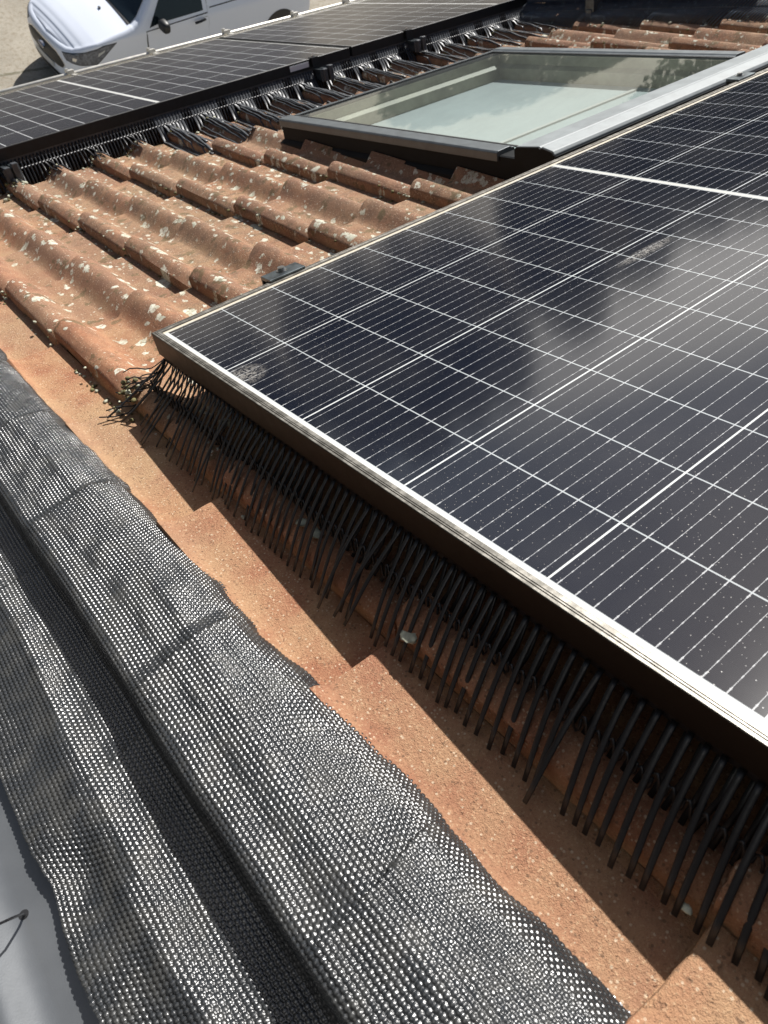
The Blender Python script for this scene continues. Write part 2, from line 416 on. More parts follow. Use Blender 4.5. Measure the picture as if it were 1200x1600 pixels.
# ------------------------------------------------------------------ tile surface
TX0, TY0, TG, TW, ZV, TILT = .258, .065, .345, .30, -.1285, .026
def roll(d):
    d = np.abs(d); return np.where(d < .054, .5+.5*np.cos(np.pi*np.minimum(d, .054)/.054), 0)**.80
def prof(s):  # s from -.034 (edge over neighbour) to .27
    return ZV + .0365*roll(s) + .0365*roll(s-.15)
def tile_z(x, y):
    s = (x - TX0 + .026) % TW - .026
    t = (y - TY0) % TG; t = (t - TG) % TG - 0  # distance above the previous nose
    yy = ((y - TY0) % TG)/TG      # 0 just below a nose .. 1 at next nose
    z = prof(s) + TILT*(yy - .5)
    edge = np.where(s < -.018, (-.018 - s)/.016*.0, 0)
    return z + edge
def build_tiles():
    V = []; F = []; off = 0
    ss = np.concatenate([[-.026], np.linspace(-.0245, .056, 15), np.linspace(.066, .094, 4), np.linspace(.098, .202, 17), np.linspace(.212, .283, 6)])
    ls = np.array([0, 0, .0015, .005, .011, .03, .08, .15, .22, .29, .345, .39])
    dz = np.array([-.030, -.006, -.0022, -.0004, 0, 0, 0, 0, 0, 0, 0, 0])
    nx, ny = len(ss)+1, len(ls)
    grid = np.arange(nx*ny).reshape(ny, nx)
    q = np.stack([grid[:-1,:-1], grid[:-1,1:], grid[1:,1:], grid[1:,:-1]], -1).reshape(-1, 4)
    for iy in range(-6, 10):
        for ix in range(-2, 15):
            rx, ry, rz = RNG.normal(0, .0010), RNG.normal(0, .0025), RNG.normal(0, .0011)
            tw = RNG.normal(0, .004)
            s = np.concatenate([[-.026], ss]); edge = np.zeros(nx); edge[0] = -.024; edge[1] = -.0035; edge[2] = -.001
            jag = RNG.normal(0, .0012, (ny, nx)); jag[:, 2:] *= .25
            P = prof(s); P[:3] += .002
            lift = np.interp(s, [-.026, -.01, .02], [.000, .001, 0])
            X_ = TX0 + ix*TW + (.009 if ix == -1 else 0) + s[None, :] + rx + 0*ls[:, None] + (ls[:, None] - .17)*tw + jag*(s < -.018)[None, :]
            nose = np.interp(s, [-.03, 0, .06, .15, .24], [0, .003, -.001, .003, -.001])
            Y_ = TY0 + iy*TG - ls[:, None] + ry + nose[None, :] + RNG.normal(0, .0006, nx)[None, :]*(ls[:, None] < .02)
            Z_ = P[None, :] + edge[None, :] + lift[None, :] + TILT*(.5 - ls[:, None]/TG) + dz[:, None] + rz
            w = np.clip((-.158 - X_)/.02, 0, 1); Z_ = Z_*(1-w) + np.minimum(Z_, -.172)*w
            V.append(np.stack([X_, Y_, Z_], -1).reshape(-1, 3)); F.append(q + off); off += nx*ny
    V = np.concatenate(V); F = np.concatenate(F); c = V[F].mean(1)
    keep = ~((c[:, 0] > .985) & (c[:, 0] < 1.98) & (c[:, 1] > .17) & (c[:, 1] < 1.225))
    return V, F[keep]
house = thing('house', 'tiled house roof of brown-orange pantiles spotted with pale lichen under the solar panels', 'house', (0,0,0))
rt = part('roof_tiles', build_tiles(), 'tile', house, smooth=True); rt.data.set_sharp_from_angle(angle=R_(42))
bd = MB()
for q in ((-1.5, .99, -2.3, 3.13), (1.98, 5.3, -2.3, 3.13), (.99, 1.98, -2.3, .17), (.99, 1.98, 1.23, 3.13)): bd.bx(*q, -.26, -.20); part('roof_deck', bd, 'bark', house)
# gutter at the eave
GY, GZ = 3.50, -.018
gb = MB(); up = np.array([0, -math.sin(PITCH), math.cos(PITCH)]); hy = np.array([0, math.cos(PITCH), math.sin(PITCH)])
ring = []
for k in range(13):
    a = math.pi*(k/12); cc_ = np.array([0, GY, GZ]) - hy*.075
    p = cc_ + hy*.075*math.cos(a) - up*.075*math.sin(a); ring.append((p[1], p[2]))
ring2 = [(a*1.0, b-.004) for a, b in ring][::-1]
gb.extrude(ring + ring2, 'x', -1.5, 5.3)
gut = part('gutter', gb, 'zinc', house)
bead = MB().tube([(-1.5, GY, GZ+.004), (5.3, GY, GZ+.004)], .012, 10); part('gutter_bead', bead, 'zinc', gut, smooth=True)
for xb in (1.09, 1.565, 2.045, 2.525, 2.915, 3.40, .61, .13):
    k = MB().box((xb, GY-.004, GZ+.016), (.040, .034, .020)); k.box((xb+.006, GY-.05, GZ+.004), (.022, .10, .006)); k.box((xb-.012, GY, GZ+.028), (.014, .024, .012))
    part('gutter_bracket', k, 'zinc', gut, bevel=.003)
# walls of the house under the eave (world-level box, expressed in roof axes through the world matrix)
wall = MB(); CE = RF @ Vector((0, 3.25, -.25)); G0 = -7.65
Mi = RF.inverted()
def wbox(mb, x0, x1, y0, y1, z0, z1):
    vs = [tuple(Mi @ Vector((x, y, z))) for x in (x0, x1) for y in (y0, y1) for z in (z0, z1)]
    mb.add(vs, [(0,1,3,2),(4,6,7,5),(0,4,5,1),(2,3,7,6),(0,2,6,4),(1,5,7,3)])
wbox(wall, -1.4, 5.2, 2.0, 2.45, G0, CE.z+.02); part('wall', wall, 'wall', house)

# moss and lichen crusts caught in the joints and under the combs
mo = MB(); li = MB()
def crust(x, y, n, sx, sy, k, big=1.0):
    for i in range(n):
        px, py = x+random.gauss(0, sx), y+random.gauss(0, sy)
        if .96 < px < 2.01 and .08 < py < 1.26: continue
        z = float(tile_z(np.array(px), np.array(py))); r = random.uniform(.0025, .007)*big
        (mo if random.random() < k else li).blob((px, py, z+.001), (r, r*1.2, r*.7), random.random())
for j in range(-1, 8):
    ex = TX0 + j*TW - .030
    for k in range(-2, 6):
        y0 = TY0 + TG*k
        if j == -1 and k < 0: continue
        crust(ex, y0+.02, random.randint(3, 9), .005, .02, .45, .8)
        for q in range(3): crust(ex, y0 + random.random()*TG, random.randint(1, 7), .004, .03, .5, .75)
for j in range(0, 17):
    crust(TX0 + j*.15 - .02, 1.80, 26, .022, .022, .65, 1.2)
crust(-.060, .045, 26, .012, .020, .75, .8)
crust(.25, 1.73, 30, .02, .03, .3, 1.4)
for j in range(10): crust(2.62, .7+.1*j, 8, .02, .03, .5, 1.0)
for (x, y, r) in ((-.039,-.438,.008),(-.038,-.466,.009),(-.062,-.658,.0085),(.025,-.107,.006),(0,-.06,.007),(-.015,-.273,.007),(-.071,-.341,.005),(-.032,-.213,.006),(.006,-.096,.006),(-.013,-.086,.004),(-.068,-.957,.004),(-.009,-.786,.0035),(-.03,-.25,.005),(.01,-.15,.005)):
    z = float(tile_z(np.array(x), np.array(y))); li.blob((x, y, z+.0005), (r*.8, r*1.2, .0016), x*y, 9, 6)
single('moss', mo, 'moss', 'dark olive moss caught in the joints of the roof tiles', 'moss', kind='stuff', smooth=True)
single('lichen', li, 'lichen', 'pale crusty lichen lumps along the joints of the roof tiles', 'lichen', kind='stuff', smooth=True)

# ------------------------------------------------------------------ solar panels
FP = [(0,-.035),(0,-.0008),(.0008,0),(.0034,0),(.0040,-.0007),(.0046,0),(.0058,0),(.0064,-.0005),(.0070,0),(.0112,0),(.012,-.0008),(.012,-.0042),(.0018,-.0042),(.0018,-.0335),(.028,-.0335),(.028,-.035)]
def solar(name, loc, label, fm, cm, group='solar panels on the roof', tilt=0):
    t = thing(name, label, 'solar panel', loc, group)
    if tilt: t.matrix_world = RF @ Matrix.Translation(loc) @ Matrix.Rotation(tilt, 4, 'X')
    x, y, z = loc
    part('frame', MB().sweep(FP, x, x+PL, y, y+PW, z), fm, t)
    part('cell_sheet', MB().add([(x+.0118, y+.0118, z-.0016), (x+PL-.0118, y+.0118, z-.0016), (x+PL-.0118, y+PW-.0118, z-.0016), (x+.0118, y+PW-.0118, z-.0016)], [(0,1,2,3)]), cm, t)
    part('back_sheet', MB().bx(x+.003, x+PL-.003, y+.003, y+PW-.003, z-.010, z-.0055), 'black', t)
    return t
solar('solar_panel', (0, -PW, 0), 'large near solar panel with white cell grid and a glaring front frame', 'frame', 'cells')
FT = .0249
solar('solar_panel', (-.0015, 1.822, .0055), 'far solar panel nearest the white van, with a white sticker on its black frame', 'frame_black', 'cells_far', tilt=FT)
solar('solar_panel', (1.7235, 1.822, .0055), 'farthest solar panel at the top edge, reaching past the parked van', 'frame_black', 'cells_far', tilt=FT)
solar('solar_panel', (2.74, .67, .03), 'solar panel behind the skylight above the shaded bird guard', 'frame_black', 'cells_far')
# sticker on far frame
fp = bpy.data.objects.get('solar_panel.001')
st = part('sticker', MB().bx(1.415, 1.505, 1.8195, 1.8212, -.020, -.002), 'sticker', fp)
st.location = (0, 0, 0)

# mounting rails and clamps
def rail(x, y0, y1, z, label):
    t = thing('mounting_rail', label, 'rail', (x, y1, z), 'rails under the panels')
    pf = [(-.019,-.019),(.019,-.019),(.019,.019),(.006,.019),(.006,.010),(-.006,.010),(-.006,.019),(-.019,.019)]
    mb = MB().extrude([(x+a, z+b) for a, b in pf], 'y', y0, y1); part('profile', mb, 'clamp', t)
    return t
def endcap(t, x, y, z):
    mb = MB().box((x-.013, y-.006, z), (.020, .020, .044)); mb.box((x+.013, y-.008, z+.004), (.020, .024, .052)); mb.box((x, y+.003, z-.004), (.050, .010, .040))
    part('end_cap', mb, 'plastic_grey', t, bevel=.003)
for x, lab, z in ((.262, 'mounting rail end poking out at the far left of the far panels', -.062), (1.545, 'mounting rail end with black cap right of the white frame sticker', -.052), (2.035, 'mounting rail end with black cap farther right, where tines start', -.050)):
    t = rail(x, 1.765, 2.9, z, lab); endcap(t, x, 1.765, z)
for x in (.262, 1.545): 
    rail(x, -1.10, .045, -.056, ('mounting rail under the near panel below its lower edge clamp' if x < 1 else 'mounting rail under the near panel beside the skylight hood'))
def clamp(x, y, z, label, mat='clamp', s=1.0):
    t = thing('panel_clamp', label, 'clamp', (x, y, z), 'clamps on panel edges')
    pf = [(y-.010, z+.0005), (y-.010, z+.0040), (y+.020, z+.0040), (y+.022, z+.0030), (y+.022, z-.033), (y+.018, z-.033), (y+.018, z-.002), (y+.003, z-.002), (y+.003, z+.0005)]
    part('jaw', MB().extrude(pf, 'x', x-.034*s, x+.034*s), mat, t, bevel=.0006)
    b = MB(); b.tube([(x, y+.009, z+.003), (x, y+.009, z+.010)], .0062, 12); b.tube([(x, y+.009, z+.0035), (x, y+.009, z+.0050)], .0095, 14)
    part('bolt', b, 'steel' if s == 1 else 'black', t, smooth=False)
    return t
c0 = clamp(.243, .004, 0, 'grey clamp with bolt on the near panel edge beside the lichen-spotted tiles')
c1 = clamp(1.535, .004, 0, 'grey clamp with bolt on the near panel edge beside the skylight hood')
def fclamp(x, y, z, label):
    t = thing('panel_clamp', label, 'clamp', (x, y, z), 'clamps on panel edges')
    mb = MB().box((x, y, z+.002), (.030, .030, .004)); mb.box((x, y-.010, z-.014), (.030, .008, .030)); part('jaw', mb, 'frame_black', t, bevel=.0008)
    part('bolt', MB().tube([(x, y, z+.003), (x, y, z+.009)], .006, 10), 'steel', t)
fclamp(1.530, 1.822, .0055, 'black clamp right beside the white sticker on the far frame')
fclamp(2.020, 1.822, .0055, 'black clamp on the far frame, right of the seam between the two far panels')

# ------------------------------------------------------------------ bird guard combs
def polyline_len(pts): return sum((Vector(b)-Vector(a)).length for a, b in zip(pts, pts[1:]))
def comb_front():
    """comb under the short front frame of the near panel"""
    t = thing('bird_guard', 'black tined bird guard hanging in shade under the near panel frame', 'bird guard', (0, 0, -.035), 'bird guards round the panels')
    rl = MB().bx(.004, .012, -PW, -.004, -.048, -.035); part('strip', rl, 'plastic', t)
    tm = MB(); lm = MB(); n = int((PW-.01)/.0130)
    for i in range(n):
        y = -.006 - i*.0130; j = random.Random(i)
        fan = max(0, 1 - i/17.0)
        ty = y + fan**1.5*.055 + j.gauss(0, .0020 + .004*fan) - .014
        tx = -.077 - .008*fan + j.gauss(0, .002 + .010*fan**2)
        if i % 23 == 17: tx -= .014; ty += .012
        if i in (43, 44): tx += -.008; ty += .022
        bow = .017 + .008*fan
        pts = []
        for k in range(9):
            s = k/8
            x = .003 + (tx - .003)*(s**(1.15+.6*fan)); yy = y + (ty - y)*s**(1.6+fan)
            zt = max(float(tile_z(np.array(tx), np.array(ty))), -.127) + .003
            z = -.042 + (zt + .042)*s + bow*math.sin(math.pi*s)*.6
            pts.append((x, yy, z))
        tm.tube(pts, [(.0027, .0008)]*7 + [(.0026, .0008), (.0023, .0008)], 8, flat=Vector((.75, 0, -.65)))
        tm.tube([(.016, y-.0065, -.045), (-.004, y-.0068, -.080), (-.030, y-.0070+j.gauss(0, .0015), -.100)], (.0026, .0008), 5, flat=Vector((1, 0, .3)))
        # serpentine link behind the tines at mid height
        a = pts[4]; zb = -.076 + j.gauss(0, .002); xb = -.028
        loop = [(xb, y-.0065, zb+.006), (xb-.001, y-.0055, zb-.006), (xb-.002, y-.0030, zb-.011), (xb-.002, y-.0005, zb-.006), (xb-.001, y+.0005, zb+.004), (xb, y+.003, zb+.009), (xb, y+.0060, zb+.006)]
        lm.tube(loop, .0014, 5)
    # stray tines fanned out over the corner of the tile
    for i in range(15):
        j = random.Random(100+i); L = j.uniform(.05, .12); ang = R_(j.uniform(96, 160))
        p0 = Vector((.004, -.004+j.uniform(-.004, .004), -.045)); p3 = Vector((-.02 + L*math.cos(ang)*.9, L*math.sin(ang)*.75, 0))
        p3.z = float(tile_z(np.array(p3.x), np.array(p3.y))) + .004 + j.uniform(0, .012)
        pts = []
        for k in range(8):
            s = k/7; p = p0.lerp(p3, s**1.3); p.z = p0.z + (p3.z-p0.z)*min(1, s*1.5)**.9 + .006*math.sin(s*9+i)*s
            pts.append(p)
        tm.tube(pts, (.0017, .0009), 5)
    part('tines', tm, 'plastic', t, smooth=True); part('link_row', lm, 'plastic', t, smooth=True)
comb_front()
def comb_far():
    t = thing('bird_guard', 'long black bird guard glinting along the far panels, tines splayed over tiles', 'bird guard', (0, 1.82, -.03), 'bird guards round the panels')
    part('strip', MB().bx(-.3, 2.73, 1.826, 1.834, -.050, -.028), 'plastic_grey', t)
    tm = {}; fans = {}; bm_ = MB(); n = int(3.03/.0125); prev = None
    for i in range(n):
        x = -.3 + i*.0125; j = random.Random(500+i)
        ph = ((x - TX0) % .15); d = min(ph, .15-ph)           # distance from a roll crest
        crest = math.exp(-(d/.030)**2)
        side = 1 if ph < .075 else -1
        wild = j.gauss(0, 1)
        over = x > .76 and d < .054 + .006*math.sin(i)
        p = Vector((x, 1.824, -.036)); ang = side*(-.010)*crest + wild*.0008
        yf = (1.792 - .030*crest) if not over else 1.780
        q = Vector((x + ang - .004, yf, 0)); q.z = float(tile_z(np.array(q.x), np.array(q.y))) + .003
        mid = p + Vector((-.0015, -.0125, -.030)); mid.z = max(mid.z, q.z + .012); pts = [p, p.lerp(mid, .5) + Vector((0, -.002, .001)), mid, mid.lerp(q, .5) + Vector((0, -.002, .002)), q]
        run = (.33 + .03*math.sin(i*.9) + .02*wild) if over else (.050*crest + (.02 if crest > .3 else 0) if x < .76 else 0)
        drift = -.10 + .05*math.sin(x*40)
        while run > .004:
            st_ = min(run, .022); q = q + Vector((drift*st_ if over else wild*.10*st_, -st_, 0))
            pass
            q.z = float(tile_z(np.array(q.x), np.array(q.y))) + .0040 + (.0012*math.sin(q.y*60+i*.4) if over else .004*crest)
            pts.append(q.copy()); run -= st_
        (fans.setdefault(round((x-TX0)/.15), MB()) if over else tm.setdefault(-99 if x < .76 else math.floor((x-TX0)/.15), MB())).tube(pts, (.0055, .0010) if over else (.0030, .0012), 6, flat=Vector((0, -1, .8)))
        if prev is not None:
            bm_.tube([prev, mid], (.0012, .0044), 5)
        prev = mid
    [part('tines', f_, 'plastic', t, smooth=True) for f_ in tm.values()]; [part('splayed_tines', f_, 'plastic_grey', t, smooth=True) for f_ in fans.values()]; part('link_row', bm_, 'plastic', t, smooth=True)  # splayed tines get a lighter copy of the plastic for the sun on them
comb_far()
def comb_right():
    t = thing('bird_guard', 'shaded bird guard of slanting black tines along the back above the skylight', 'bird guard', (2.74, 1.2, 0), 'bird guards round the panels')
    part('strip', MB().bx(2.742, 2.750, .1, 1.81, -.02, -.002), 'plastic_sky_tint', t)
    tm = MB(); bm_ = MB(); prev = None; n = int(1.7/.0130)
    for i in range(n):
        y = 1.80 - i*.0130; j = random.Random(900+i)
        ty = y + .070 + .010*math.sin(y*18); tx = 2.655 + j.gauss(0, .002) + .008*math.sin(y*18)
        q = Vector((tx, ty, 0)); q.z = float(tile_z(np.array(tx), np.array(ty))) + .003
        p = Vector((2.745, y, -.012)); mid = p.lerp(q, .42) + Vector((-.004, 0, 0)); mid.z = -.050
        tm.tube([p, mid, p.lerp(q, .75) + Vector((-.003, 0, .003)), q], (.0030, .0012), 6, flat=Vector((1, 0, -.9)))
        if prev is not None: bm_.tube([prev, mid], (.0045, .0012), 5, flat=Vector((1, 0, .6)))
        prev = mid
    part('tines', tm, 'plastic_sky_tint', t, smooth=True); part('link_row', bm_, 'plastic_sky_tint', t, smooth=True)
comb_right()
# hook hanging in the right comb
hk = thing('roof_hook', 'grey roof hook hanging in the shaded bird guard at the top edge', 'roof hook', (2.70, 1.40, -.05))
h = MB().box((2.70, 1.40, -.030), (.030, .045, .05)); h.box((2.685, 1.40, -.060), (.012, .030, .035)); part('arm', h, 'clamp', hk, bevel=.003)

# ------------------------------------------------------------------ unseen black walls added beside and behind the camera to block sky
dm = thing('sky_block_dormer', 'unseen black walls added left of and behind the camera, blocking light from the sky', 'sky_block_dormer', (-.7, -1.2, -.2))
dw = MB(); wbox(dw, -2.4, -.60, -1.18, .75, -1.0, 3.1); part('sky_block_cheek', dw, 'black', dm)
dw = MB(); wbox(dw, -2.4, 1.3, -3.4, -1.20, -.6, 3.1); part('sky_block_wall', dw, 'black', dm)

# ------------------------------------------------------------------ skylight
def skylight():
    X0, X1, Y0, Y1, ZT = .990, 1.985, .165, 1.235, -.040
    t = thing('skylight', 'closed roof window with grey metal cladding, between tiles and near panel', 'roof window', (X0, Y0, ZT))
    # flashing apron
    fl = MB().sweep([(-.010,-.105),(-.010,-.070),(0,-.060),(.004,-.060),(.004,-.105)], X0, X1, Y0, Y1, ZT); part('flashing', fl, 'alu_dark', t)
    # lower frame
    part('frame', MB().sweep([(.002,-.085),(.002,-.012),(.006,-.010),(.05,-.010),(.05,-.085)], X0, X1, Y0, Y1, ZT), 'alu_dark', t)
    # sash cladding: left and right covers, slim bottom edge, deep top hood
    prof_ = [(-.004,-.022),(-.004,-.004),(.0,0),(.040,.001),(.046,-.003),(.052,-.003),(.056,-.010),(.056,-.022)]
    for name, xa, sg in (('side_cover', X0, 1), ('side_cover', X1, -1)):
        part(name, MB().extrude([(xa+sg*a, ZT+b) for a, b in prof_], 'y', Y0+.10, Y1), 'alu', t, bevel=.001)
    part('bottom_cover', MB().extrude([(Y1+.004, ZT-.022), (Y1+.004, ZT-.006), (Y1, ZT-.003), (Y1-.014, ZT-.002), (Y1-.016, ZT-.006), (Y1-.016, ZT-.022)], 'x', X0+.056, X1-.056), 'alu', t)
    hood = [(Y0-.075, ZT-.050), (Y0-.075, ZT+.012), (Y0-.070, ZT+.018), (Y0-.040, ZT+.024), (Y0-.036, ZT+.021), (Y0-.032, ZT+.024), (Y0+.036, ZT+.018), (Y0+.040, ZT+.012), (Y0+.040, ZT-.014)]
    part('hood', MB().extrude(hood, 'x', X0-.006, X1+.006), 'alu_light', t, bevel=.0015)
    part('hood_end', MB().extrude([(a*1.0, b+(-.002)) for a, b in hood], 'x', X0-.0085, X0-.0062), 'alu_dark', t)
    part('hood_side_shade', MB().bx(X0-.004, X1+.004, Y0-.079, Y0-.0755, ZT-.085, ZT+.008), 'alu_dark', t)  # hood's upslope side in its own shade, painted near black
    part('pane', MB().add([(X0+.05, Y0+.03, ZT-.0065), (X1-.05, Y0+.03, ZT-.0065), (X1-.05, Y1-.012, ZT-.0065), (X0+.05, Y1-.012, ZT-.0065)], [(0,1,2,3)]), 'glass', t)
    part('seal', MB().sweep([(.0565,-.0035),(.0565,-.0060),(.0625,-.0060),(.0625,-.0035)], X0, X1, Y0-.02, Y1+.045, ZT), 'black', t)
    part('lining', MB().sweep([(.050,-.012),(.050,-.19),(.054,-.19),(.082,-.085),(.082,-.050),(.062,-.040),(.062,-.012)], X0, X1, Y0-.05, Y1+.01, ZT), 'pine', t)
    part('blind', MB().bx(X0+.06, X1-.06, Y0-.02, Y1-.04, ZT-.092, ZT-.087), 'blind', t)
    part('blind_rail', MB().bx(X0+.12, X1-.12, Y0+.37, Y0+.385, ZT-.0865, ZT-.082), 'plate', t)
    part('latch', MB().tube([(X0+.15, Y0+.15, ZT-.0865), (X0+.15, Y0+.15, ZT-.078)], .012, 12), 'black', t)
skylight()

# ------------------------------------------------------------------ stretch flashing
def sheet():
    ny = 2100; yv = np.linspace(-1.17, .61, ny)
    px = np.array([-.146,-.150,-.158,-.172,-.190,-.212,-.240,-.264,-.280,-.2875,-.2890,-.2900,-.2960,-.315,-.335,-.356,-.370,-.392,-.425])
    pz = np.array([-.127,-.121,-.110,-.097,-.089,-.0835,-.084,-.085,-.0855,-.0885,-.100,-.126,-.1360,-.1385,-.1390,-.1345,-.1370,-.143,-.1500])
    L = np.concatenate([[0], np.cumsum(np.hypot(np.diff(px), np.diff(pz)))]); Lt = L[-1]
    ns = 500; sv = np.linspace(0, Lt, ns)
    # smooth profile
    fine = np.linspace(0, Lt, 2000); fx = np.interp(fine, L, px); fz = np.interp(fine, L, pz); ker = np.hanning(31); ker /= ker.sum()
    pad = lambda a: np.convolve(np.concatenate([2*a[0]-a[15:0:-1], a, 2*a[-1]-a[-2:-17:-1]]), ker, 'valid')
    fx, fz = pad(fx), pad(fz)
    bx_ = np.interp(sv, fine, fx); bz = np.interp(sv, fine, fz)
    S, Y = np.meshgrid(sv, yv); X0 = np.interp(S, sv, bx_); Z0 = np.interp(S, sv, bz); U = S/Lt
    def nz(x, y, seed, f):
        r = np.random.default_rng(seed); o = 0
        for k in range(7):
            a, b, c = r.uniform(-1, 1)*f, r.uniform(-1, 1)*f, r.uniform(0, 6.28); o = o + np.sin(a*x+b*y+c)
        return o/7
    # tile courses telegraph through as soft steps
    noses = np.array([.40, .10, -.165, -.50, -.80, -1.12])
    step = np.zeros_like(Y)
    lag = .20*(X0+.15) + .012*nz(X0, Y, 3, 40)
    for a, nk in enumerate(noses):
        d = (Y - nk - lag); amp = .009 if a < 4 else .006
        step += -amp*np.where(d > 0, np.exp(-(d/.10)), 0)*np.clip(d/.030, 0, 1) + amp*.75*np.where(d <= 0, np.exp((d/.12)), 0)
    w = np.clip((U-.02)/.14, 0, 1)*np.clip((.62-U)/.2, .28, 1)
    Z = Z0 + step*w
    Z += .0016*nz(X0*1.4, Y, 5, 60)*w + .0009*nz(X0, Y*.6, 6, 170)
    # creases
    Z += .0035*np.exp(-((X0+.36+.012*np.sin(Y*9+1))/.010)**2)*(.6+.4*np.sin(Y*14))
    Z -= .010*np.exp(-((X0+.395)/.030)**2-((Y+.62)/.035)**2)
    Z += .006*np.exp(-((X0+.215+.02*np.sin(Y*6))/.012)**2)*.5
    Z += .0010*np.exp(-((X0+.245+.010*np.sin(Y*5))/.009)**2)*(.6+.4*np.sin(Y*8)) - .0010*np.exp(-((X0+.262+.008*np.sin(Y*5+1))/.008)**2)
    # wavy edges
    we = np.exp(-U/.06); wl_ = np.exp(-(1-U)/.08)
    ex = .0045*nz(Y*0, Y, 8, 50) + .002*nz(Y*0, Y, 9, 190)
    jag = np.interp(Y, [-1.2,-.98,-.95,-.86,-.79,-.70,-.60,-.52,-.505,-.42,-.33,-.17,-.15,-.04,.09,.12,.45,.6], [.0,.001,.002,-.002,.003,.002,.004,-.011,-.008,.002,-.006,-.006,-.004,.0,-.008,-.010,-.004,-.004])
    XX = X0 + (ex+jag)*we + (.003*nz(Y*0, Y, 12, 45) + .0012*nz(Y*0, Y, 13, 300) + .004*np.exp(-((Y+.60)/.03)**2))*wl_ + .003*nz(X0, Y, 14, 25)*(1-we)
    # self shadow lip wobble
    XX += .0025*nz(Y*0, Y, 15, 40)*np.exp(-((U-.52)/.06)**2)
    P = np.stack([XX, Y, Z], -1)
    du = np.gradient(P, axis=1); dv = np.gradient(P, axis=0)
    N = np.cross(dv, du); N /= np.linalg.norm(N, axis=-1, keepdims=True); N *= np.sign(N[..., 2:3])
    # pressed mesh relief: offset rows of little pillows
    p1, p2 = .0055, .0046
    wy = Y + .0016*nz(S, Y, 21, 60) + .02*np.sin(S*9); ws = S + .0016*nz(S, Y, 22, 60)
    row = np.floor(ws/p2); fr = ws/p2 - row - .5; cy = wy/p1 + .5*(row % 2); fc = cy - np.floor(cy) - .5
    h_ = np.clip(1 - (fr/.58)**2 - (fc/.52)**2, 0, 1)**.6
    amp = .00165*(1 + .35*nz(S, Y, 23, 130))
    P = P + N*(h_*amp)[..., None]
    V = P.reshape(-1, 3); g = np.arange(ny*ns).reshape(ny, ns)
    F = np.stack([g[:-1,:-1], g[:-1,1:], g[1:,1:], g[1:,:-1]], -1).reshape(-1, 4)
    return V, F
V, F = sheet()
fo = single('flashing_sheet', (V, F), 'flash', 'dark grey crimped stretch-metal flashing sheet pressed over the tiles at lower left', 'flashing', (-.3, -.4, -.1), smooth=True)

# grey coated sheet beside it, with a hole and a wire
def greysheet():
    xs = np.concatenate([np.linspace(-.33, -.45, 8), np.linspace(-.455, -.50, 12), np.linspace(-.52, -.95, 8)]); ys = np.linspace(-1.5, .8, 60)
    XX, YY = np.meshgrid(xs, ys)
    Z = -.158 - .0*XX + np.where(XX < -.452, -((-.452-XX)**2)*2.2, 0); Z = np.maximum(Z, -.158 - .35*(-.455-XX).clip(0)) - np.where(XX < -.455, 0, 0)
    Z = -.164 + .014*np.exp(-((XX+.486)/.020)**2) - .10*(-.51-XX).clip(0)
    Z += .0006*np.sin(YY*11) + .0004*np.sin(XX*60+YY*5)
    V = np.stack([XX, YY, Z], -1).reshape(-1, 3); g = np.arange(XX.size).reshape(XX.shape)
    F = np.stack([g[:-1,:-1], g[:-1,1:], g[1:,1:], g[1:,:-1]], -1).reshape(-1, 4); return V, F
gs = thing('metal_cladding', 'smooth grey coated metal sheet at the lower left corner below the flashing', 'metal sheet', (-.45, -.6, -.158))
part('sheet', greysheet(), 'greymetal', gs, smooth=True)
wr = thing('wire', 'thin dark wire looping out of a small hole in the grey metal sheet', 'wire', (-.447, -.640, -.157))
part('grommet', MB().tube([(-0.4497, -0.6002, -.164), (-0.4497, -0.6002, -.1625)], .0042, 14), 'black', wr)
part('strand', MB().tube([(-0.4497, -0.6002, -0.1640), (-0.4476, -0.6068, -0.1520), (-0.4496, -0.6191, -0.1320), (-0.4551, -0.6268, -0.1180), (-0.4684, -0.6296, -0.1040), (-0.4878, -0.6201, -0.1000)], .0011, 8), 'plastic', wr, smooth=True)

# small crumbs on the flashing
for (x, y, z, lab, mt, r) in ((-.335, -.795, -.1430, 'tan crumb lying on the lower fold of the flashing', 'debris', .0022), (-.352, -.80, -.1400, 'pale yellowish crumb on the flashing left of the tan one', 'lichen', .0018)):
    single('crumb', MB().blob((x, y, z), (r, r*1.3, r*.7), 3, 8, 6), mt, lab, 'crumb', (x, y, z), smooth=True)

# ------------------------------------------------------------------ ground
gm = MB().add([(-400,-200,G0),(400,-200,G0),(400,700,G0),(-400,700,G0)], [(0,1,2,3)])
single('ground', gm, 'paving', None, None, kind='structure', world=True, loc=(0,0,G0))

rd = MB().add([(-60,17.5,G0+.006),(13,17.5,G0+.006),(17,29,G0+.006),(-60,29,G0+.006)], [(0,1,2,3)])
single('reflected_road', rd, 'asphalt', None, None, kind='structure', world=True, loc=(0,0,G0))  # unseen asphalt added to darken the far panels' reflections
kb = MB().bx(-60, 13, 17.3, 17.5, G0, G0+.12); single('kerb', kb, 'wall', None, None, kind='structure', world=True, loc=(0,0,G0))

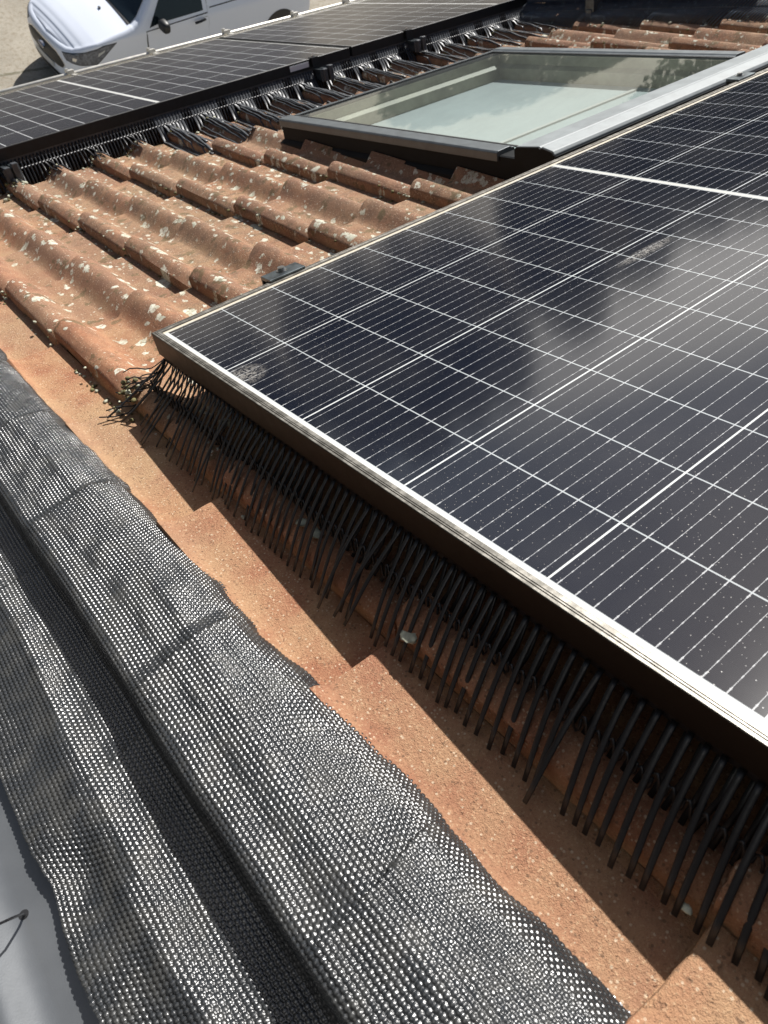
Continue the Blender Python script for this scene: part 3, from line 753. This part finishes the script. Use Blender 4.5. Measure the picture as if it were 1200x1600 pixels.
# ------------------------------------------------------------------ van (local: a back from nose, b toward the house side, h up)
def van():
    t = thing('van', 'white delivery van parked nose left below the eave beyond the far panels', 'van', (3.80, 11.18, -7.65), world=True, rotz=.048)
    LOC[t.name] = (0, 0, 0)
    Lv = 4.80; WX1, WX2, HW = .90, 4.02, .32
    A = np.array([0, .02, .06, .14, .28, .5, .9, 1.3, 2.2, 3.4, 4.2, 4.6, 4.74, 4.80]); W_ = np.array([.0, .36, .56, .70, .80, .87, .905, .915, .92, .92, .915, .90, .86, .74])
    ta = np.array([]); 
    def outline(n=260):
        # arc-length resampling of the plan outline
        a = np.interp(np.linspace(0, 1, 4000), np.linspace(0, 1, len(A)), A); w = np.interp(np.linspace(0, 1, 4000), np.linspace(0, 1, len(A)), W_)
        k = np.hanning(301); k /= k.sum()
        aa = np.convolve(np.pad(a, 150, mode='reflect', reflect_type='odd'), k, 'valid')[:4000]; ww = np.convolve(np.pad(w, 150, mode='reflect', reflect_type='odd'), k, 'valid')[:4000]
        aa -= aa[0]; ww[0] = 0; ww = np.maximum(ww, 0)
        s = np.concatenate([[0], np.cumsum(np.hypot(np.diff(aa), np.diff(ww)))]); return s, aa, ww
    So, Ao, Wo = outline(); ST = So[-1]
    def pos(s):
        a = np.interp(s, So, Ao); b = np.interp(s, So, Wo); e = .01
        da = np.interp(np.minimum(s+e, ST), So, Ao) - np.interp(np.maximum(s-e, 0), So, Ao); db = np.interp(np.minimum(s+e, ST), So, Wo) - np.interp(np.maximum(s-e, 0), So, Wo)
        n = np.hypot(da, db); return a, b, -db/n*-1*-1, da/n
    _ag = np.linspace(-1, 6, 1401)
    _sh = np.interp(_ag, [0, .05, .15, .4, .8, 1.15, 1.30, 1.6, 1.95, 2.2, 4.3, 4.7, 4.8], [.81, .835, .875, .95, 1.03, 1.075, 1.14, 1.42, 1.70, 1.76, 1.76, 1.74, 1.66])
    def _sm(v, n): k = np.hanning(n); k /= k.sum(); return np.convolve(np.pad(v, n//2, mode='edge'), k, 'valid')
    _sh = np.where(_ag < 1.15, _sm(_sh, 71), _sm(_sh, 21))
    def shoulder(a): return np.interp(a, _ag, _sh)
    _cr = _sm(np.interp(_ag, [0, .3, 1.1, 1.3, 1.9, 2.3, 4.8], [.008, .045, .07, .06, .05, .05, .05]), 61)
    def inset(h, a):
        sh = shoulder(a)
        i = np.where(h < .40, (.40-h)*.22, 0) + np.where(h > .98, (h-.98)*.30, 0) + np.where(h > .80, (h-.80)*.08, 0)
        i = i + np.where(a < .5, np.clip(h-.66, 0, 1)*.35*np.clip(1-a/.5, 0, 1), 0)     # raked nose
        r = .07; u = np.clip((h-(sh-r))/r, 0, 1); i = i + r*.8*(1-np.sqrt(np.maximum(0, 1-u**2)))
        i = i - .010*np.exp(-((h-.62)/.10)**2)*np.clip(a-.6, 0, 1)
        return i
    def P(s, h, off=0.0):
        a, b, na, nb = pos(s); i = inset(h, a) - off
        return a - na*i*1.0, np.maximum(b - nb*i, 0), h
    # for (a) on the side give arc length
    def s_of_a(a): return np.interp(a, Ao, So)
    def world_pts(a, b, h, side=1):
        return np.stack([a, -side*b, h], -1)
    def patch(poly, off, side=1, use='a', res=.012):
        """polygon in (a or s, h) laid on the flank of the body"""
        pl = np.array(poly, float)
        if use == 'a': pl[:, 0] = s_of_a(pl[:, 0])
        s0, s1, h0, h1 = pl[:, 0].min(), pl[:, 0].max(), pl[:, 1].min(), pl[:, 1].max()
        nu = max(2, int((s1-s0)/res)+2); nv = 14
        # column-wise spans so edges stay crisp
        V = []; F = []
        us = np.linspace(s0+1e-5, s1-1e-5, nu)
        for u in us:
            hs = []
            for k in range(len(pl)):
                (x1, y1), (x2, y2) = pl[k], pl[(k+1) % len(pl)]
                if (x1 <= u) != (x2 <= u): hs.append(y1 + (y2-y1)*(u-x1)/(x2-x1))
            lo, hi = (min(hs), max(hs)) if hs else (h0, h0)
            hh = np.linspace(lo, hi, nv); a, b, h = P(np.full(nv, u), hh, off); V.append(world_pts(a, b, h, side))
        V = np.concatenate(V); g = np.arange(nu*nv).reshape(nu, nv)
        F = np.stack([g[:-1,:-1], g[:-1,1:], g[1:,1:], g[1:,:-1]], -1).reshape(-1, 4); return V, F
    # body shell
    sgrid = np.unique(np.concatenate([np.linspace(0, 1.5, 90), np.linspace(1.5, ST, 230)])); NS = len(sgrid); NH = 48
    V = []; F = []
    for side in (1, -1):
        rows = []
        for s in sgrid:
            a0 = float(np.interp(s, So, Ao)); sh = float(shoulder(a0)); hs = np.concatenate([np.linspace(.24, sh-.08, NH-10), sh-.08+.08*np.sin(np.linspace(.1, 1, 10)*math.pi/2)])
            a, b, h = P(np.full(NH, s), hs); top = []
            rows.append(np.concatenate([world_pts(a, b, h, side)]))
        R = np.array(rows); o = sum(len(x) for x in V); V.append(R.reshape(-1, 3)); g = np.arange(NS*NH).reshape(NS, NH) + o
        q = np.stack([g[:-1,:-1], g[:-1,1:], g[1:,1:], g[1:,:-1]], -1).reshape(-1, 4)
        cen = (R[:-1,:-1]+R[1:,1:])/2; cen = cen.reshape(-1, 3)
        keep = np.ones(len(q), bool)
        for wx in (WX1, WX2): keep &= ~((np.hypot(cen[:, 0]-wx, cen[:, 2]-HW) < .36) & (np.abs(cen[:, 1]) > .6))
        F.append(q[keep])
        # lid
        e = R[:, -1]; NB = 16; lid = []
        for i in range(NS):
            t_ = np.linspace(0, 1, NB); a0 = e[i, 0]
            crown = np.interp(a0, _ag, _cr)
            ax = e[i, 0] + np.interp(a0, [0, .1, 1.1, 1.3, 1.8, 2.1, 4.7, 4.8], [0, 0, 0, -.10, -.10, 0, 0, 0])*(1-(1-t_)**2)
            hz = e[i, 2] + crown*(1-(1-t_)**2)
            lid.append(np.stack([ax, e[i, 1]*(1-t_), hz], -1))
        Ld = np.array(lid); o = sum(len(x) for x in V); V.append(Ld.reshape(-1, 3)); g = np.arange(NS*NB).reshape(NS, NB) + o
        F.append(np.stack([g[:-1,:-1], g[:-1,1:], g[1:,1:], g[1:,:-1]], -1).reshape(-1, 4))
        if side == 1: LID = Ld
        else: LIDm = Ld
    body = part('body', (np.concatenate(V), np.concatenate(F)), 'paint', t, smooth=True)
    m_ = body.modifiers.new('weld', 'WELD'); m_.merge_threshold = .001
    # windscreen: from the lid grid between a=1.25 and 1.95
    V = []; F = []
    for Ld in (LID, LIDm):
        idx = [i for i in range(NS) if 1.17 < Ld[i, 0, 0] < 1.93]; sub = Ld[idx][:, 1:].copy(); sub[..., 2] += .010; sub[..., 0] -= .006
        o = sum(len(x) for x in V); V.append(sub.reshape(-1, 3)); g = np.arange(sub.shape[0]*sub.shape[1]).reshape(sub.shape[:2]) + o
        F.append(np.stack([g[:-1,:-1], g[:-1,1:], g[1:,1:], g[1:,:-1]], -1).reshape(-1, 4))
    ws = part('windscreen', (np.concatenate(V), np.concatenate(F)), 'vglass', t, smooth=True)
    V = []; F = []
    for Ld in (LID, LIDm):
        idx = [i for i in range(NS) if 1.10 < Ld[i, 0, 0] < 1.20]; sub = Ld[idx][:, 1:].copy(); sub[..., 2] += .006
        o = sum(len(x) for x in V); V.append(sub.reshape(-1, 3)); g = np.arange(sub.shape[0]*sub.shape[1]).reshape(sub.shape[:2]) + o
        F.append(np.stack([g[:-1,:-1], g[:-1,1:], g[1:,1:], g[1:,:-1]], -1).reshape(-1, 4))
    part('cowl', (np.concatenate(V), np.concatenate(F)), 'black', t, smooth=True)
    for b0, b1 in ((.55, -.05), (.0, -.6)):
        w = MB().tube([(1.16, -b0, 1.115), (1.27, -(b0+b1)/2, 1.20), (1.36, -b1, 1.285)], .009, 6); part('wiper', w, 'black', t)
    for side in (1, -1):
        # glass with black surround
        part('side_window', patch([(1.42, 1.03), (1.62, 1.06), (2.44, 1.07), (2.46, 1.62), (2.05, 1.63), (1.80, 1.48)], .004, side), 'vglass', t, smooth=True)
        d = part('door', patch([(1.34, .30), (2.50, .30), (2.52, 1.02), (1.36, .99)], .0045, side), 'paint', t, smooth=True)
        part('door_seam', patch([(1.325, .29), (2.515, .29), (2.535, 1.64), (2.515, 1.64), (2.515, 1.035), (1.34, 1.00)], .002, side), 'black', t, smooth=True)
        hd = MB().tube([world_pts(*[np.array(q) for q in (2.23, .955, .955)], side), world_pts(*[np.array(q) for q in (2.32, .965, .965)], side), world_pts(*[np.array(q) for q in (2.43, .950, .97)], side)], (.022, .016), 8)
        part('handle', hd, 'black', d, smooth=True)
        mr = MB().blob((1.60, -side*1.02, 1.09), (.075, .12, .085), 5, 16, 10); mr.v = [(1.60+(x-1.60), y, z) for x, y, z in mr.v]
        mm = MB()
        for i in range(12):
            pass
        vs = []; n1, n2 = 16, 10; fs = []
        for i in range(n2+1):
            th = math.pi*i/n2
            for k in range(n1):
                ph = 2*math.pi*k/n1; ca, sa = math.cos(ph), math.sin(ph); q = .55
                ex = math.copysign(abs(math.sin(th))**q, 1); vs.append((1.60 + .07*ex*math.copysign(abs(ca)**.7, ca) , -side*(1.03) + .115*math.copysign(abs(math.cos(th))**.7, math.cos(th)), 1.10 + .085*ex*math.copysign(abs(sa)**.7, sa)))
        for i in range(n2):
            for k in range(n1): fs.append((i*n1+k, i*n1+(k+1) % n1, (i+1)*n1+(k+1) % n1, (i+1)*n1+k))
        mm.add(vs, fs); part('mirror', mm, 'black', t, smooth=True)
        part('side_rubbing_strip', patch([(1.36, .40), (3.50, .40), (3.50, .47), (1.36, .47)], .012, side), 'paint', t, smooth=True)
        part('sliding_door_seam', patch([(2.56, 1.075), (4.35, 1.10), (4.35, 1.115), (2.56, 1.09)], .003, side), 'black', t, smooth=True)
        # headlight wraps from the nose onto the wing
        sA = lambda a: float(s_of_a(a))
        hl = [(.50, .765), (.60, .70), (.82, .68), (1.06, .69), (1.28, .85), (1.42, .945), (1.22, .935), (.95, .86), (.70, .81)]
        o1 = part('headlight', patch(hl, .006, side, 's'), 'lamp', t, smooth=True)
        hb = [(.485, .775), (.59, .69), (.82, .667), (1.075, .678), (1.295, .845), (1.45, .957), (1.22, .947), (.95, .872), (.70, .822)]
        part('bezel', patch(hb, .0035, side, 's'), 'black', o1, smooth=True)
        pr_ = [(.70, .72), (.76, .715), (.78, .76), (.71, .765)]; part('projector', patch(pr_, .009, side, 's'), 'chrome', o1, smooth=True)
        part('indicator', patch([(1.10, .80), (1.22, .86), (1.24, .89), (1.12, .85)], .009, side, 's'), 'plate', o1, smooth=True)
        fg = part('fog_lamp', patch([(.62, .36), (.80, .36), (.80, .46), (.62, .44)], .006, side, 's'), 'black', t, smooth=True)
    # grille: rounded slot across the nose; plate, badge, lower intake
    def frontpatch(poly, off):
        half = [patch(poly, off, sd, 's') for sd in (1, -1)]
        V = np.concatenate([half[0][0], half[1][0]]); F = np.concatenate([half[0][1], half[1][1]+len(half[0][0])]); return V, F
    gr = part('grille', frontpatch([(0, .51), (.36, .51), (.48, .53), (.54, .59), (.49, .66), (.36, .715), (0, .73)], .006), 'black', t, smooth=True)
    part('grille_rim', frontpatch([(0, .498), (.36, .498), (.49, .518), (.555, .59), (.50, .672), (.36, .73), (0, .745)], .003), 'chrome', gr, smooth=True)
    for hh in (.55, .59, .635, .675):
        part('grille_bar', frontpatch([(0, hh), (.44, hh), (.44, hh+.012), (0, hh+.012)], .012), 'plastic_grey', gr, smooth=True)
    part('lower_intake', frontpatch([(0, .26), (.50, .26), (.56, .30), (.50, .36), (0, .36)], .006), 'black', t, smooth=True)
    part('number_plate', frontpatch([(0, .41), (.26, .41), (.26, .50), (0, .50)], .018), 'plate', t, smooth=True)
    # oval badge with lettering
    xf, hf = -.022, .645
    def oval(r1, r2, x0, x1):
        return MB().extrude([(r1*math.cos(2*math.pi*k/28), hf + r2*math.sin(2*math.pi*k/28)) for k in range(28)], 'x', x0, x1)
    bz = part('badge', oval(.088, .046, xf-.010, xf+.03), 'chrome', t); part('badge_field', oval(.080, .039, xf-.013, xf+.01), 'logo', bz)
    cu = bpy.data.curves.new('badge_script', 'FONT'); cu.body = 'Ford'; cu.size = .062; cu.shear = .35; cu.extrude = .001; cu.align_x = 'CENTER'; cu.align_y = 'CENTER'
    ob = bpy.data.objects.new('tmp', cu); COL.objects.link(ob); dg = bpy.context.evaluated_depsgraph_get(); me = bpy.data.meshes.new_from_object(ob.evaluated_get(dg)); bpy.data.objects.remove(ob)
    me.materials.clear(); me.materials.append(MT['chrome']); to = bpy.data.objects.new('badge_script', me); COL.objects.link(to); to.parent = bz
    to.matrix_local = Matrix(((0, 0, -1, xf-.015), (-1, 0, 0, 0), (0, 1, 0, hf), (0, 0, 0, 1)))
    # underbody, wheel wells and wheels
    part('underbody', MB().bx(.25, 4.6, -.70, .70, .22, .55), 'black', t)
    for wx in (WX1, WX2):
        part('wheel_well', MB().bx(wx-.38, wx+.38, -.84, .84, .30, .70), 'black', t)
        rr_ = .385 if wx == WX1 else .44
        for side in (1, -1):
            circ = [(wx + rr_*math.cos(math.pi*k/18), .26 + rr_*1.12*math.sin(math.pi*k/18)) for k in range(19)]
            part('arch_trim', patch(circ, .004, side), 'black', t, smooth=True)
        for side in (1, -1):
            c = Vector((wx, -side*.80, HW)); ty = MB(); ring = [(.205,-.10),(.29,-.105),(.318,-.085),(.325,-.04),(.325,.04),(.318,.085),(.29,.105),(.205,.10)]
            vs = []; n = 36
            for k in range(n):
                an = 2*math.pi*k/n
                for r, w in ring: vs.append((c.x+r*math.cos(an), c.y+w, c.z+r*math.sin(an)))
            fs = [(k*8+i, ((k+1) % n)*8+i, ((k+1) % n)*8+(i+1) % 8, k*8+(i+1) % 8) for k in range(n) for i in range(8)]
            ty.add(vs, fs); wh = part('wheel', ty, 'black', t, smooth=True)
            rm = MB(); rm.tube([(c.x, c.y-.08, c.z), (c.x, c.y+.08, c.z)], .205, 28); part('rim', rm, 'chrome', wh)
    # bonnet shut line and washer jets
    for b in (.25, -.3): part('washer_jet', MB().box((.93, -b, 1.115), (.03, .04, .02)), 'black', t)
van()

# ------------------------------------------------------------------ trees along the far side of the yard (seen mirrored in the glass)
def woods():
    V = []; n = 26000
    r = np.random.default_rng(3); C_ = []
    for k in range(26):
        az = R_(-30 + k*4.6 + r.uniform(-1.5, 1.5)); d = r.uniform(42, 56); hgt = (13.0 if az > R_(40) else 16.5) + r.uniform(-1.5, 2.0)
        C_.append((d*math.sin(az), d*math.cos(az), hgt, r.uniform(2.6, 4.2)))
    for (cx, cy, hg, rad) in C_:
        m_ = 6500; u = r.normal(size=(m_, 3)); u /= np.linalg.norm(u, axis=1)[:, None]; rr = r.uniform(.5, .97, m_)[:, None]
        c = u*rr*np.array([rad, rad, hg*.42]) + np.array([cx, cy, G0 + hg*.56]); c[:, 2] = np.maximum(c[:, 2], G0+.4)
        a = r.normal(size=(m_, 3)); a /= np.linalg.norm(a, axis=1)[:, None]; b = np.cross(a, r.normal(size=(m_, 3))); b /= np.linalg.norm(b, axis=1)[:, None]
        sz = r.uniform(.13, .30, m_)[:, None]
        V.append(np.stack([c-a*sz, c-b*sz*.6, c+a*sz, c+b*sz*.6], 1).reshape(-1, 3))
    V = np.concatenate(V); F = np.arange(len(V)).reshape(-1, 4); return V, F
single('woodland', woods(), 'leaf', 'dark belt of trees beyond the yard, seen only mirrored in the panels', 'woodland', kind='stuff', world=True)
